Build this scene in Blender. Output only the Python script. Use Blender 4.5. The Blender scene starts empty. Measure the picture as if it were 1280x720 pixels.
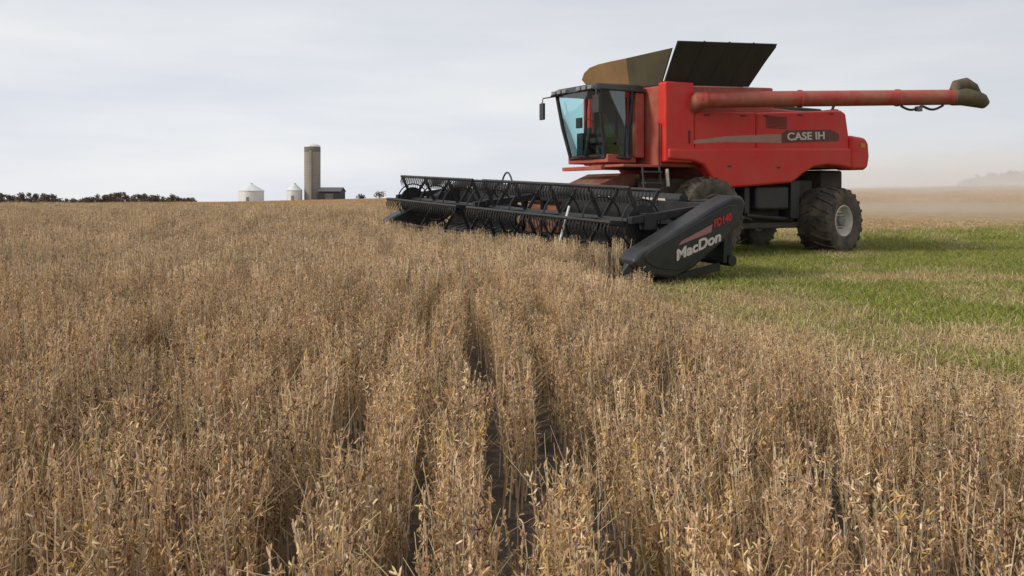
import bpy, bmesh, math, random
import numpy as np
from mathutils import Vector, Matrix

R = math.radians
random.seed(7)
rng = np.random.default_rng(7)
SC = bpy.context.scene
COL = SC.collection

# ------------------------------------------------------------------ camera
cam_d = bpy.data.cameras.new('camera')
cam = bpy.data.objects.new('camera', cam_d)
COL.objects.link(cam)
cam.location = (0, 0, 1.35)
cam.rotation_euler = (R(90), 0, 0)
cam_d.sensor_width = 36.0
cam_d.lens = 36.0 * 1100 / 1280
cam_d.shift_y = -116 / 1280
cam_d.clip_start = 0.05
cam_d.clip_end = 9000
SC.camera = cam

# ------------------------------------------------------------------ sky, sun, exposure
SUN_POS = Vector((-0.86, -0.36, 0.58)).normalized()
world = bpy.data.worlds.new('World')
SC.world = world
world.use_nodes = True
nt = world.node_tree
nt.nodes.clear()
w_out = nt.nodes.new('ShaderNodeOutputWorld')
w_bg = nt.nodes.new('ShaderNodeBackground')
w_bg.inputs['Strength'].default_value = 0.10
sky = nt.nodes.new('ShaderNodeTexSky')
sky.sky_type = 'NISHITA'
sky.sun_disc = False
sky.sun_elevation = math.asin(SUN_POS.z)
sky.sun_rotation = math.atan2(SUN_POS.x, SUN_POS.y)
w_tc = nt.nodes.new('ShaderNodeTexCoord')
w_map = nt.nodes.new('ShaderNodeMapping')
w_map.inputs['Scale'].default_value = (1.6, 1.6, 9.0)
w_map.inputs['Rotation'].default_value = (R(4), R(-5), 0)
w_noise = nt.nodes.new('ShaderNodeTexNoise')
w_noise.inputs['Scale'].default_value = 1.5
w_noise.inputs['Detail'].default_value = 5.0
w_noise.inputs['Roughness'].default_value = 0.5
w_ramp = nt.nodes.new('ShaderNodeValToRGB')
w_ramp.color_ramp.elements[0].position = 0.30
w_ramp.color_ramp.elements[0].color = (6.9, 7.2, 8.05, 1)
w_ramp.color_ramp.elements[1].position = 0.70
w_ramp.color_ramp.elements[1].color = (8.9, 8.92, 9.0, 1)
w_mix = nt.nodes.new('ShaderNodeMix')
w_mix.data_type = 'RGBA'
w_mix.inputs[0].default_value = 0.90          # a thin cloud veil over the clear sky
nt.links.new(w_tc.outputs['Generated'], w_map.inputs['Vector'])
nt.links.new(w_map.outputs['Vector'], w_noise.inputs['Vector'])
nt.links.new(w_noise.outputs['Fac'], w_ramp.inputs['Fac'])
# the veil is brighter towards the sun (left) and low down, greyer to the right
w_sep = nt.nodes.new('ShaderNodeSeparateXYZ')
nt.links.new(w_tc.outputs['Generated'], w_sep.inputs['Vector'])
w_x = nt.nodes.new('ShaderNodeMapRange')
w_x.inputs['From Min'].default_value = -0.2
w_x.inputs['From Max'].default_value = 0.75
w_x.inputs['To Min'].default_value = 1.0
w_x.inputs['To Max'].default_value = 0.82
nt.links.new(w_sep.outputs['X'], w_x.inputs['Value'])
w_z = nt.nodes.new('ShaderNodeMapRange')
w_z.inputs['From Min'].default_value = 0.0
w_z.inputs['From Max'].default_value = 0.25
w_z.inputs['To Min'].default_value = 1.10
w_z.inputs['To Max'].default_value = 0.97
nt.links.new(w_sep.outputs['Z'], w_z.inputs['Value'])
w_mul = nt.nodes.new('ShaderNodeMath')
w_mul.operation = 'MULTIPLY'
nt.links.new(w_x.outputs['Result'], w_mul.inputs[0])
nt.links.new(w_z.outputs['Result'], w_mul.inputs[1])
w_sc = nt.nodes.new('ShaderNodeVectorMath')
w_sc.operation = 'SCALE'
nt.links.new(w_ramp.outputs['Color'], w_sc.inputs[0])
nt.links.new(w_mul.outputs['Value'], w_sc.inputs['Scale'])
nt.links.new(sky.outputs['Color'], w_mix.inputs[6])
nt.links.new(w_sc.outputs['Vector'], w_mix.inputs[7])
nt.links.new(w_mix.outputs[2], w_bg.inputs['Color'])
nt.links.new(w_bg.outputs['Background'], w_out.inputs['Surface'])

sun_d = bpy.data.lights.new('sun', 'SUN')
sun_d.energy = 2.2
sun_d.angle = R(8)
sun_d.color = (1.0, 0.93, 0.82)
sun = bpy.data.objects.new('sun', sun_d)
COL.objects.link(sun)
sun.location = (-30, -20, 40)
sun.rotation_euler = SUN_POS.to_track_quat('Z', 'Y').to_euler()

vs = SC.view_settings
vs.view_transform = 'Standard'
vs.look = 'None'
vs.exposure = 0.0
vs.gamma = 1.0
vs.use_curve_mapping = False
SC.cycles.max_bounces = 8
SC.cycles.transparent_max_bounces = 12
SC.cycles.volume_bounces = 4

# ------------------------------------------------------------------ materials
MATS = {}

def material(name, color, rough=0.6, metal=0.0, var=None, var_scale=6.0, var_amt=0.5, bump=0.0,
             bump_scale=40.0, attr=None, spec=0.5, coat=0.0, detail=6.0, stretch=None):
    """Principled material: base colour, an optional second colour by noise, optional bump."""
    m = bpy.data.materials.new(name)
    m.use_nodes = True
    t = m.node_tree
    b = t.nodes['Principled BSDF']
    b.inputs['Roughness'].default_value = rough
    b.inputs['Metallic'].default_value = metal
    b.inputs['Specular IOR Level'].default_value = spec
    b.inputs['Coat Weight'].default_value = coat
    b.inputs['Base Color'].default_value = (*color, 1)
    tc = t.nodes.new('ShaderNodeTexCoord')
    vec = tc.outputs['Object']
    if stretch:
        mp = t.nodes.new('ShaderNodeMapping')
        mp.inputs['Scale'].default_value = stretch
        t.links.new(vec, mp.inputs['Vector'])
        vec = mp.outputs['Vector']
    if attr:
        a = t.nodes.new('ShaderNodeAttribute')
        a.attribute_name = attr
        t.links.new(a.outputs['Color'], b.inputs['Base Color'])
    if var:
        n = t.nodes.new('ShaderNodeTexNoise')
        n.inputs['Scale'].default_value = var_scale
        n.inputs['Detail'].default_value = detail
        n.inputs['Roughness'].default_value = 0.65
        t.links.new(vec, n.inputs['Vector'])
        r = t.nodes.new('ShaderNodeMapRange')
        r.inputs['From Min'].default_value = 0.35
        r.inputs['From Max'].default_value = 0.72
        r.inputs['To Max'].default_value = var_amt
        t.links.new(n.outputs['Fac'], r.inputs['Value'])
        x = t.nodes.new('ShaderNodeMix')
        x.data_type = 'RGBA'
        x.inputs[6].default_value = (*color, 1)
        x.inputs[7].default_value = (*var, 1)
        t.links.new(r.outputs['Result'], x.inputs[0])
        t.links.new(x.outputs[2], b.inputs['Base Color'])
        rr = t.nodes.new('ShaderNodeMapRange')
        rr.inputs['To Min'].default_value = rough
        rr.inputs['To Max'].default_value = min(1.0, rough + 0.35)
        t.links.new(r.outputs['Result'], rr.inputs['Value'])
        t.links.new(rr.outputs['Result'], b.inputs['Roughness'])
    if bump:
        n2 = t.nodes.new('ShaderNodeTexNoise')
        n2.inputs['Scale'].default_value = bump_scale
        n2.inputs['Detail'].default_value = 4
        t.links.new(vec, n2.inputs['Vector'])
        bp = t.nodes.new('ShaderNodeBump')
        bp.inputs['Strength'].default_value = bump
        bp.inputs['Distance'].default_value = 0.02
        t.links.new(n2.outputs['Fac'], bp.inputs['Height'])
        t.links.new(bp.outputs['Normal'], b.inputs['Normal'])
    MATS[name] = m
    return m

M_red = material('red_paint', (0.68, 0.016, 0.014), 0.42, var=(0.48, 0.15, 0.09), var_scale=1.3, var_amt=0.42, spec=0.35)
M_red_dust = material('dusty_red_paint', (0.40, 0.04, 0.03), 0.5, var=(0.36, 0.2, 0.12), var_scale=2.2, var_amt=0.75)
M_dark = material('dark_steel', (0.022, 0.023, 0.025), 0.5, var=(0.12, 0.10, 0.075), var_scale=3.0, var_amt=0.35)
M_black = material('black_plastic', (0.018, 0.019, 0.022), 0.38, var=(0.11, 0.10, 0.085), var_scale=2.5, var_amt=0.30)
M_under = material('dusty_underframe', (0.045, 0.04, 0.033), 0.8, var=(0.16, 0.12, 0.08), var_scale=2.5, var_amt=0.6)
M_rubber = material('tyre_rubber', (0.035, 0.034, 0.031), 0.85, var=(0.22, 0.165, 0.11), var_scale=2.6, var_amt=0.85, bump=0.3)
M_rim = material('cream_rim', (0.62, 0.58, 0.50), 0.5, var=(0.34, 0.28, 0.2), var_scale=4, var_amt=0.5)
M_grey = material('grey_steel', (0.22, 0.225, 0.23), 0.45, metal=0.3, var=(0.2, 0.17, 0.13), var_scale=4, var_amt=0.5)
M_silver = material('silver_decal', (0.40, 0.25, 0.19), 0.45, var=(0.42, 0.13, 0.09), var_scale=3, var_amt=0.7)
M_badge = material('faded_badge', (0.075, 0.03, 0.026), 0.5, var=(0.3, 0.07, 0.05), var_scale=2.5, var_amt=0.6)
M_letter = material('aged_white_lettering', (0.66, 0.58, 0.52), 0.5)
M_white = material('white_paint', (0.78, 0.77, 0.74), 0.45)
M_redmark = material('red_decal', (0.5, 0.03, 0.035), 0.45)
M_pink = material('faded_red_decal', (0.36, 0.17, 0.16), 0.5)
M_cover = material('dark_tank_cover', (0.020, 0.021, 0.019), 0.65, var=(0.07, 0.06, 0.035), var_scale=1.5, var_amt=0.5)
M_tan = material('tan_tank_panel', (0.26, 0.15, 0.055), 0.65, var=(0.15, 0.08, 0.04), var_scale=1.2, var_amt=0.7)
M_cab = material('cab_interior', (0.03, 0.032, 0.035), 0.7)
M_belt = material('draper_rubber', (0.035, 0.035, 0.035), 0.75, var=(0.15, 0.12, 0.085), var_scale=3, var_amt=0.5)
M_hdr = material('header_black', (0.012, 0.0125, 0.014), 0.45, var=(0.09, 0.08, 0.065), var_scale=3.0, var_amt=0.22)
M_amber = material('amber_lens', (0.6, 0.2, 0.02), 0.3)
M_lens = material('lamp_lens', (0.22, 0.22, 0.21), 0.2)

def glass_material(name, tint, refl=0.12):
    m = bpy.data.materials.new(name)
    m.use_nodes = True
    t = m.node_tree
    t.nodes.clear()
    o = t.nodes.new('ShaderNodeOutputMaterial')
    tr = t.nodes.new('ShaderNodeBsdfTransparent')
    tr.inputs['Color'].default_value = (*tint, 1)
    gl = t.nodes.new('ShaderNodeBsdfGlossy')
    gl.inputs['Roughness'].default_value = 0.04
    gl.inputs['Color'].default_value = (0.9, 0.97, 1, 1)
    lw = t.nodes.new('ShaderNodeLayerWeight')
    lw.inputs['Blend'].default_value = 0.25
    mr = t.nodes.new('ShaderNodeMapRange')
    mr.inputs['To Min'].default_value = refl
    mr.inputs['To Max'].default_value = 0.75
    mx = t.nodes.new('ShaderNodeMixShader')
    t.links.new(lw.outputs['Fresnel'], mr.inputs['Value'])
    t.links.new(mr.outputs['Result'], mx.inputs['Fac'])
    t.links.new(tr.outputs['BSDF'], mx.inputs[1])
    t.links.new(gl.outputs['BSDF'], mx.inputs[2])
    t.links.new(mx.outputs['Shader'], o.inputs['Surface'])
    return m

M_glass = glass_material('teal_cab_glass', (0.68, 0.91, 0.94), 0.10)
M_glass_dark = glass_material('dark_cab_glass', (0.42, 0.50, 0.53), 0.14)

# ------------------------------------------------------------------ helpers
class MB:
    """Collects simple solids and builds them as ONE mesh object."""
    def __init__(self):
        self.v, self.f = [], []

    def add(self, vs_, fs_):
        o = len(self.v)
        self.v += [tuple(p) for p in vs_]
        self.f += [tuple(i + o for i in q) for q in fs_]
        return self

    def box(self, x0, x1, y0, y1, z0, z1):
        p = [(x, y, z) for z in (z0, z1) for y in (y0, y1) for x in (x0, x1)]
        return self.add(p, [(0, 2, 3, 1), (4, 5, 7, 6), (0, 1, 5, 4), (2, 6, 7, 3), (0, 4, 6, 2), (1, 3, 7, 5)])

    def hexa(self, p):
        """eight points: four of the bottom loop, then four of the top loop."""
        return self.add(p, [(3, 2, 1, 0), (4, 5, 6, 7), (0, 1, 5, 4), (1, 2, 6, 5), (2, 3, 7, 6), (3, 0, 4, 7)])

    def prism_y(self, prof, y0, y1):
        """outline in (x, z) extruded from y0 to y1."""
        n = len(prof)
        p = [(x, y0, z) for x, z in prof] + [(x, y1, z) for x, z in prof]
        return self.add(p, [tuple(range(n)), tuple(range(2 * n - 1, n - 1, -1))] +
                        [((i + 1) % n, i, i + n, (i + 1) % n + n) for i in range(n)])

    def slab(self, quad, t):
        """a quad given thickness t along its normal."""
        q = [Vector(a) for a in quad]
        n = (q[1] - q[0]).cross(q[2] - q[0]).normalized() * t
        return self.hexa([a for a in q] + [a + n for a in q])

    def tube(self, pts, r, n=10, caps=True):
        pts = [Vector(p) for p in pts]
        rs = r if isinstance(r, (list, tuple)) else [r] * len(pts)
        vs_, fs_ = [], []
        up = Vector((0, 0, 1))
        for i, p in enumerate(pts):
            d = (pts[min(i + 1, len(pts) - 1)] - pts[max(i - 1, 0)]).normalized()
            a = d.cross(up)
            if a.length < 1e-3:
                a = d.cross(Vector((1, 0, 0)))
            a.normalize()
            b = d.cross(a)
            for k in range(n):
                an = 2 * math.pi * k / n
                vs_.append(p + (a * math.cos(an) + b * math.sin(an)) * rs[i])
        for i in range(len(pts) - 1):
            for k in range(n):
                k2 = (k + 1) % n
                fs_.append((i * n + k, i * n + k2, (i + 1) * n + k2, (i + 1) * n + k))
        if caps:
            fs_.append(tuple(range(n - 1, -1, -1)))
            fs_.append(tuple((len(pts) - 1) * n + k for k in range(n)))
        return self.add(vs_, fs_)

    def lathe(self, prof, n=40, axis='y', c=(0, 0, 0)):
        """(radius, along) profile turned about an axis."""
        vs_, fs_ = [], []
        m = len(prof)
        for k in range(n):
            a = 2 * math.pi * k / n
            for r, h in prof:
                u, v = r * math.cos(a), r * math.sin(a)
                q = (u, h, v) if axis == 'y' else (u, v, h)
                vs_.append((q[0] + c[0], q[1] + c[1], q[2] + c[2]))
        for k in range(n):
            k2 = (k + 1) % n
            for i in range(m - 1):
                fs_.append((k * m + i, k2 * m + i, k2 * m + i + 1, k * m + i + 1))
        return self.add(vs_, fs_)

    def build(self, name, mat, parent=None, bevel=0.0, seg=2, smooth=True, angle=38):
        me = bpy.data.meshes.new(name)
        me.from_pydata(self.v, [], self.f)
        bm = bmesh.new()
        bm.from_mesh(me)
        bmesh.ops.recalc_face_normals(bm, faces=bm.faces)
        bm.to_mesh(me)
        bm.free()
        me.materials.append(mat)
        if smooth:
            me.shade_smooth()
            me.set_sharp_from_angle(angle=R(angle))
        o = bpy.data.objects.new(name, me)
        COL.objects.link(o)
        if parent:
            o.parent = parent
        if bevel:
            b = o.modifiers.new('bevel', 'BEVEL')
            b.width = bevel
            b.segments = seg
            b.limit_method = 'ANGLE'
            b.angle_limit = R(30)
            b.harden_normals = True
        return o


def tag(o, label=None, cat=None, group=None, kind=None):
    for k, v in (('label', label), ('category', cat), ('group', group), ('kind', kind)):
        if v:
            o[k] = v
    return o


def empty(name, loc, rz=0.0):
    o = bpy.data.objects.new(name, None)
    o.location = loc
    o.rotation_euler = (0, 0, rz)
    COL.objects.link(o)
    return o


def text_mesh(name, body, size, mat, parent, mtx, shear=0.0, bold=0.0, thick=0.004, width=None, spacing=1.0):
    cu = bpy.data.curves.new(name, 'FONT')
    cu.body = body
    cu.size = size
    cu.shear = shear
    cu.offset = bold
    cu.extrude = thick
    cu.space_character = spacing
    cu.align_x = 'CENTER'
    cu.align_y = 'CENTER'
    tmp = bpy.data.objects.new(name, cu)
    COL.objects.link(tmp)
    dg = bpy.context.evaluated_depsgraph_get()
    me = bpy.data.meshes.new_from_object(tmp.evaluated_get(dg))
    bpy.data.objects.remove(tmp)
    bpy.data.curves.remove(cu)
    if width:
        xs = [v.co.x for v in me.vertices]
        k = width / (max(xs) - min(xs))
        for v in me.vertices:
            v.co.x *= k
    me.transform(mtx)
    me.materials.clear()
    me.materials.append(mat)
    o = bpy.data.objects.new(name, me)
    COL.objects.link(o)
    o.parent = parent
    return o


def sstep(a, b, x):
    t = np.clip((np.asarray(x, float) - a) / (b - a), 0, 1)
    return t * t * (3 - 2 * t)


# combine pose: local +X is the way it drives, +Y its left
TH = 0.557
OX, OY = 4.15, 22.25
DV = np.array([-math.cos(TH), -math.sin(TH)])
LV = np.array([math.sin(TH), -math.cos(TH)])

def to_local(x, y):
    dx, dy = np.asarray(x) - OX, np.asarray(y) - OY
    return dx * DV[0] + dy * DV[1], dx * LV[0] + dy * LV[1]

def zf(x, y):
    """height of the terrain."""
    x = np.asarray(x, float)
    y = np.asarray(y, float)
    D = np.hypot(x, y)
    z = -0.15 * sstep(3, 13, D)
    z = z + 0.022 * np.clip(x, -420, 420) * sstep(30, 260, D)
    z = z - 0.014 * np.clip(-x - 85, 0, 400) * sstep(60, 260, D)
    z = z + 0.75 * sstep(20, 330, D)
    z = z - 0.024 * np.clip(D - 345, 0, 4000)
    Yl = (x - OX) * LV[0] + (y - OY) * LV[1]
    z = z + 0.036 * np.clip(0.0 - Yl, 0, 9) * sstep(9, 19, D) * (1 - sstep(40, 150, D))
    z = z + 0.05 * np.sin(x * 0.21 + 1.0) * np.sin(y * 0.17) * sstep(12, 40, D)
    return z

# right-hand edge of the standing crop between the camera and the cutterbar
EDGE_Y = np.array([-5, 1.5, 2.5, 3.3, 4.1, 5.0, 5.6, 7.4, 9.0, 11.0, 12.4, 13.4, 14.5])
EDGE_X = np.array([7.5, 5.2, 4.2, 3.4, 2.8, 2.35, 2.1, 1.75, 1.6, 1.62, 1.62, 1.5, 1.0])

def crop_mask(x, y):
    """1 where the crop still stands, 0 where it is cut or never grew."""
    X, Y = to_local(x, y)
    e = np.interp(y, EDGE_Y, EDGE_X)
    ahead = (X > 5.9) & (Y < 5.45) & ((y > 13.0) | (x < e))
    beyond = (Y < -4.75) & ((X > -3.0) | (np.hypot(x, y) > 105))
    near = (y < 12.9) & (x < e) & (X > 5.9)
    return ahead | beyond | near

# ------------------------------------------------------------------ ground
def build_ground():
    r = np.concatenate([np.linspace(0.0, 30, 61), np.geomspace(31, 700, 90), np.geomspace(760, 6000, 14)])
    n = 240
    V, F = [(0, 0, float(zf(0, 0)))], []
    for i, rr in enumerate(r[1:]):
        a = np.linspace(0, 2 * np.pi, n, endpoint=False)
        xs, ys = rr * np.cos(a), rr * np.sin(a)
        zs = zf(xs, ys)
        V += list(zip(xs.tolist(), ys.tolist(), zs.tolist()))
    for k in range(n):
        F.append((0, 1 + k, 1 + (k + 1) % n))
    for i in range(len(r) - 2):
        a0, b0 = 1 + i * n, 1 + (i + 1) * n
        for k in range(n):
            k2 = (k + 1) % n
            F.append((a0 + k, b0 + k, b0 + k2, a0 + k2))
    me = bpy.data.meshes.new('ground')
    me.from_pydata(V, [], F)
    me.shade_smooth()
    # how much of the soil grass covers, per vertex (plain ground cover, not shade)
    P = np.array(V)
    att = me.attributes.new('cover', 'FLOAT', 'POINT')
    att.data.foreach_set('value', grass_amount(P[:, 0], P[:, 1]).astype(np.float32))
    att = me.attributes.new('chaff', 'FLOAT', 'POINT')
    Xl, Yl = to_local(P[:, 0], P[:, 1])
    att.data.foreach_set('value', np.maximum(sstep(-4, -7, Yl) * sstep(0, -5, Xl), 0.85 * sstep(-0.1, 0.5, P[:, 0] - np.interp(P[:, 1], EDGE_Y, EDGE_X)) * (P[:, 1] > 3) * (P[:, 1] < 40) * sstep(-3, -1, Yl)).astype(np.float32))
    m = bpy.data.materials.new('field_soil')
    m.use_nodes = True
    t = m.node_tree
    b = t.nodes['Principled BSDF']
    b.inputs['Roughness'].default_value = 0.95
    b.inputs['Specular IOR Level'].default_value = 0.15
    tc = t.nodes.new('ShaderNodeTexCoord')
    def noise(scale, detail=6, rough=0.65):
        q = t.nodes.new('ShaderNodeTexNoise')
        q.inputs['Scale'].default_value = scale
        q.inputs['Detail'].default_value = detail
        q.inputs['Roughness'].default_value = rough
        t.links.new(tc.outputs['Object'], q.inputs['Vector'])
        return q.outputs['Fac']
    def ramp(fac, stops):
        q = t.nodes.new('ShaderNodeValToRGB')
        e = q.color_ramp.elements
        e[0].position, e[0].color = stops[0][0], (*stops[0][1], 1)
        e[1].position, e[1].color = stops[-1][0], (*stops[-1][1], 1)
        for p_, c_ in stops[1:-1]:
            k = e.new(p_)
            k.color = (*c_, 1)
        t.links.new(fac, q.inputs['Fac'])
        return q.outputs['Color']
    soil = ramp(noise(9.0, 9, 0.75), [(0.30, (0.055, 0.045, 0.042)), (0.50, (0.12, 0.095, 0.075)), (0.62, (0.24, 0.18, 0.115)), (0.72, (0.40, 0.31, 0.19))])
    turf = ramp(noise(5.0, 8, 0.7), [(0.28, (0.08, 0.095, 0.025)), (0.50, (0.14, 0.155, 0.035)), (0.62, (0.22, 0.20, 0.07)), (0.75, (0.32, 0.26, 0.13))])
    at = t.nodes.new('ShaderNodeAttribute')
    at.attribute_name = 'cover'
    mx = t.nodes.new('ShaderNodeMix')
    mx.data_type = 'RGBA'
    t.links.new(at.outputs['Fac'], mx.inputs[0])
    t.links.new(soil, mx.inputs[6])
    t.links.new(turf, mx.inputs[7])
    straw = ramp(noise(1.3, 9, 0.75), [(0.30, (0.26, 0.175, 0.095)), (0.50, (0.38, 0.27, 0.155)), (0.70, (0.48, 0.36, 0.22))])
    ac = t.nodes.new('ShaderNodeAttribute')
    ac.attribute_name = 'chaff'
    m2 = t.nodes.new('ShaderNodeMix')
    m2.data_type = 'RGBA'
    t.links.new(ac.outputs['Fac'], m2.inputs[0])
    t.links.new(soil, m2.inputs[6])
    t.links.new(straw, m2.inputs[7])
    t.links.new(m2.outputs[2], mx.inputs[6])
    t.links.new(mx.outputs[2], b.inputs['Base Color'])
    bp = t.nodes.new('ShaderNodeBump')
    bp.inputs['Strength'].default_value = 0.7
    bp.inputs['Distance'].default_value = 0.05
    t.links.new(noise(14.0, 8, 0.7), bp.inputs['Height'])
    t.links.new(bp.outputs['Normal'], b.inputs['Normal'])
    me.materials.append(m)
    o = bpy.data.objects.new('ground', me)
    COL.objects.link(o)
    tag(o, 'bare brown soil and turf of the farm field', 'ground', kind='structure')
    return o


def grass_amount(x, y):
    """0..1: where green turf grows (the strip beside the standing crop)."""
    X, Y = to_local(x, y)
    e = np.interp(y, EDGE_Y, EDGE_X)
    wob = 0.5 * np.sin(x * 1.9 + y * 0.7) + 0.4 * np.sin(y * 1.3 - x * 0.8 + 1.7)
    a = sstep(0.8, 2.0, x - e + 0.5 * wob + np.clip((y - 8.5) * 0.25, -0.5, 0.7))
    a = a * sstep(-4.6, -1.4, Y + 0.6 * wob)
    for px_, py_, rx_, ry_ in ((3.3, 11.8, 1.0, 1.7), (4.6, 8.6, 1.3, 0.9), (6.8, 15.5, 1.8, 0.8)):      # worn, dry patches
        a = a * (1 - 0.9 * np.exp(-((x - px_) / rx_) ** 2 - ((y - py_) / ry_) ** 2))
    a = a * np.where(y > 3.5, 1, 0) * (1 - sstep(55, 90, np.hypot(x, y)))
    return a

build_ground()

# ------------------------------------------------------------------ scattered plants (one object each, geometry nodes)
class Soup:
    """triangles / quads with a colour per face, for plants."""
    def __init__(self):
        self.V, self.F, self.C = [], [], []

    def stalk(self, p0, p1, r0, r1, col, sides=3, bend=None):
        p0, p1 = Vector(p0), Vector(p1)
        d = (p1 - p0).normalized()
        a = d.cross(Vector((0.3, 1, 0.2))).normalized()
        b = d.cross(a)
        mid = (p0 + p1) / 2 + (Vector(bend) if bend else Vector((0, 0, 0)))
        o = len(self.V)
        for p, r in ((p0, r0), (mid, (r0 + r1) / 2), (p1, r1)):
            for k in range(sides):
                an = 2 * math.pi * k / sides
                self.V.append(tuple(p + (a * math.cos(an) + b * math.sin(an)) * r))
        for i in range(2):
            for k in range(sides):
                k2 = (k + 1) % sides
                self.F.append((o + i * sides + k, o + i * sides + k2, o + (i + 1) * sides + k2, o + (i + 1) * sides + k))
                self.C.append(col)

    def pod(self, p, d, length, w, col):
        p, d = Vector(p), Vector(d).normalized()
        a = d.cross(Vector((0.2, 0.5, 1))).normalized()
        b = d.cross(a)
        o = len(self.V)
        bow = b * w * random.uniform(-1.2, 1.2)
        for f_, k_ in ((0.22, 0.85), (0.74, 0.95)):
            m = p + d * length * f_ + bow
            self.V += [tuple(m + a * w * k_), tuple(m - a * w * k_ * 0.6 + b * w * k_ * 0.75), tuple(m - a * w * k_ * 0.6 - b * w * k_ * 0.75)]
        self.V += [tuple(p), tuple(p + d * length)]
        for k in range(3):
            k2 = (k + 1) % 3
            self.F += [(o + 6, o + k2, o + k), (o + k, o + k2, o + 3 + k2, o + 3 + k), (o + 7, o + 3 + k, o + 3 + k2)]
            self.C += [col, col, col]

    def blade(self, p, d, length, w, col, droop=0.3):
        p, d = Vector(p), Vector(d).normalized()
        s = d.cross(Vector((0, 0, 1)))
        s = s.normalized() if s.length > 1e-3 else Vector((1, 0, 0))
        ang = random.uniform(0, math.pi)
        s = (Matrix.Rotation(ang, 3, d) @ s) * w
        m = p + d * length * 0.55
        tip = p + d * length + Vector((d.x, d.y, -0.4)) * length * droop
        o = len(self.V)
        self.V += [tuple(p - s), tuple(p + s), tuple(m + s * 0.8), tuple(m - s * 0.8), tuple(tip)]
        self.F += [(o, o + 1, o + 2, o + 3), (o + 3, o + 2, o + 4)]
        self.C += [col, col]

    def mesh(self, name, mat):
        me = bpy.data.meshes.new(name)
        me.from_pydata(self.V, [], self.F)
        a = me.attributes.new('tone', 'FLOAT_COLOR', 'FACE')
        a.data.foreach_set('color', np.array([(*c, 1) for c in self.C], np.float32).ravel())
        me.materials.append(mat)
        return me


def plant_mat(name, rough=0.7, transl=0.25):
    m = bpy.data.materials.new(name)
    m.use_nodes = True
    t = m.node_tree
    b = t.nodes['Principled BSDF']
    b.inputs['Roughness'].default_value = rough
    b.inputs['Specular IOR Level'].default_value = 0.25
    a = t.nodes.new('ShaderNodeAttribute')
    a.attribute_name = 'tone'
    # plant-to-plant variation from the place it grows
    g = t.nodes.new('ShaderNodeObjectInfo')
    hs = t.nodes.new('ShaderNodeHueSaturation')
    mr = t.nodes.new('ShaderNodeMapRange')
    mr.inputs['To Min'].default_value = 0.80
    mr.inputs['To Max'].default_value = 1.22
    t.links.new(g.outputs['Random'], mr.inputs['Value'])
    t.links.new(mr.outputs['Result'], hs.inputs['Value'])
    t.links.new(a.outputs['Color'], hs.inputs['Color'])
    t.links.new(hs.outputs['Color'], b.inputs['Base Color'])
    return m

M_soy = plant_mat('ripe_soybean')
M_turf = plant_mat('turf_blades')

TAN = [(0.60, 0.395, 0.205), (0.65, 0.455, 0.255), (0.50, 0.315, 0.165), (0.72, 0.55, 0.335), (0.58, 0.375, 0.13), (0.25, 0.145, 0.085), (0.44, 0.285, 0.165), (0.13, 0.08, 0.055), (0.55, 0.35, 0.19)]
STEM = [(0.52, 0.38, 0.23), (0.63, 0.49, 0.32), (0.42, 0.30, 0.18), (0.68, 0.57, 0.40)]

def jit(c, s=0.14):
    k = 1 + random.uniform(-s, s)
    return (c[0] * k, c[1] * k * random.uniform(0.96, 1.04), c[2] * k * random.uniform(0.9, 1.1))


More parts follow.
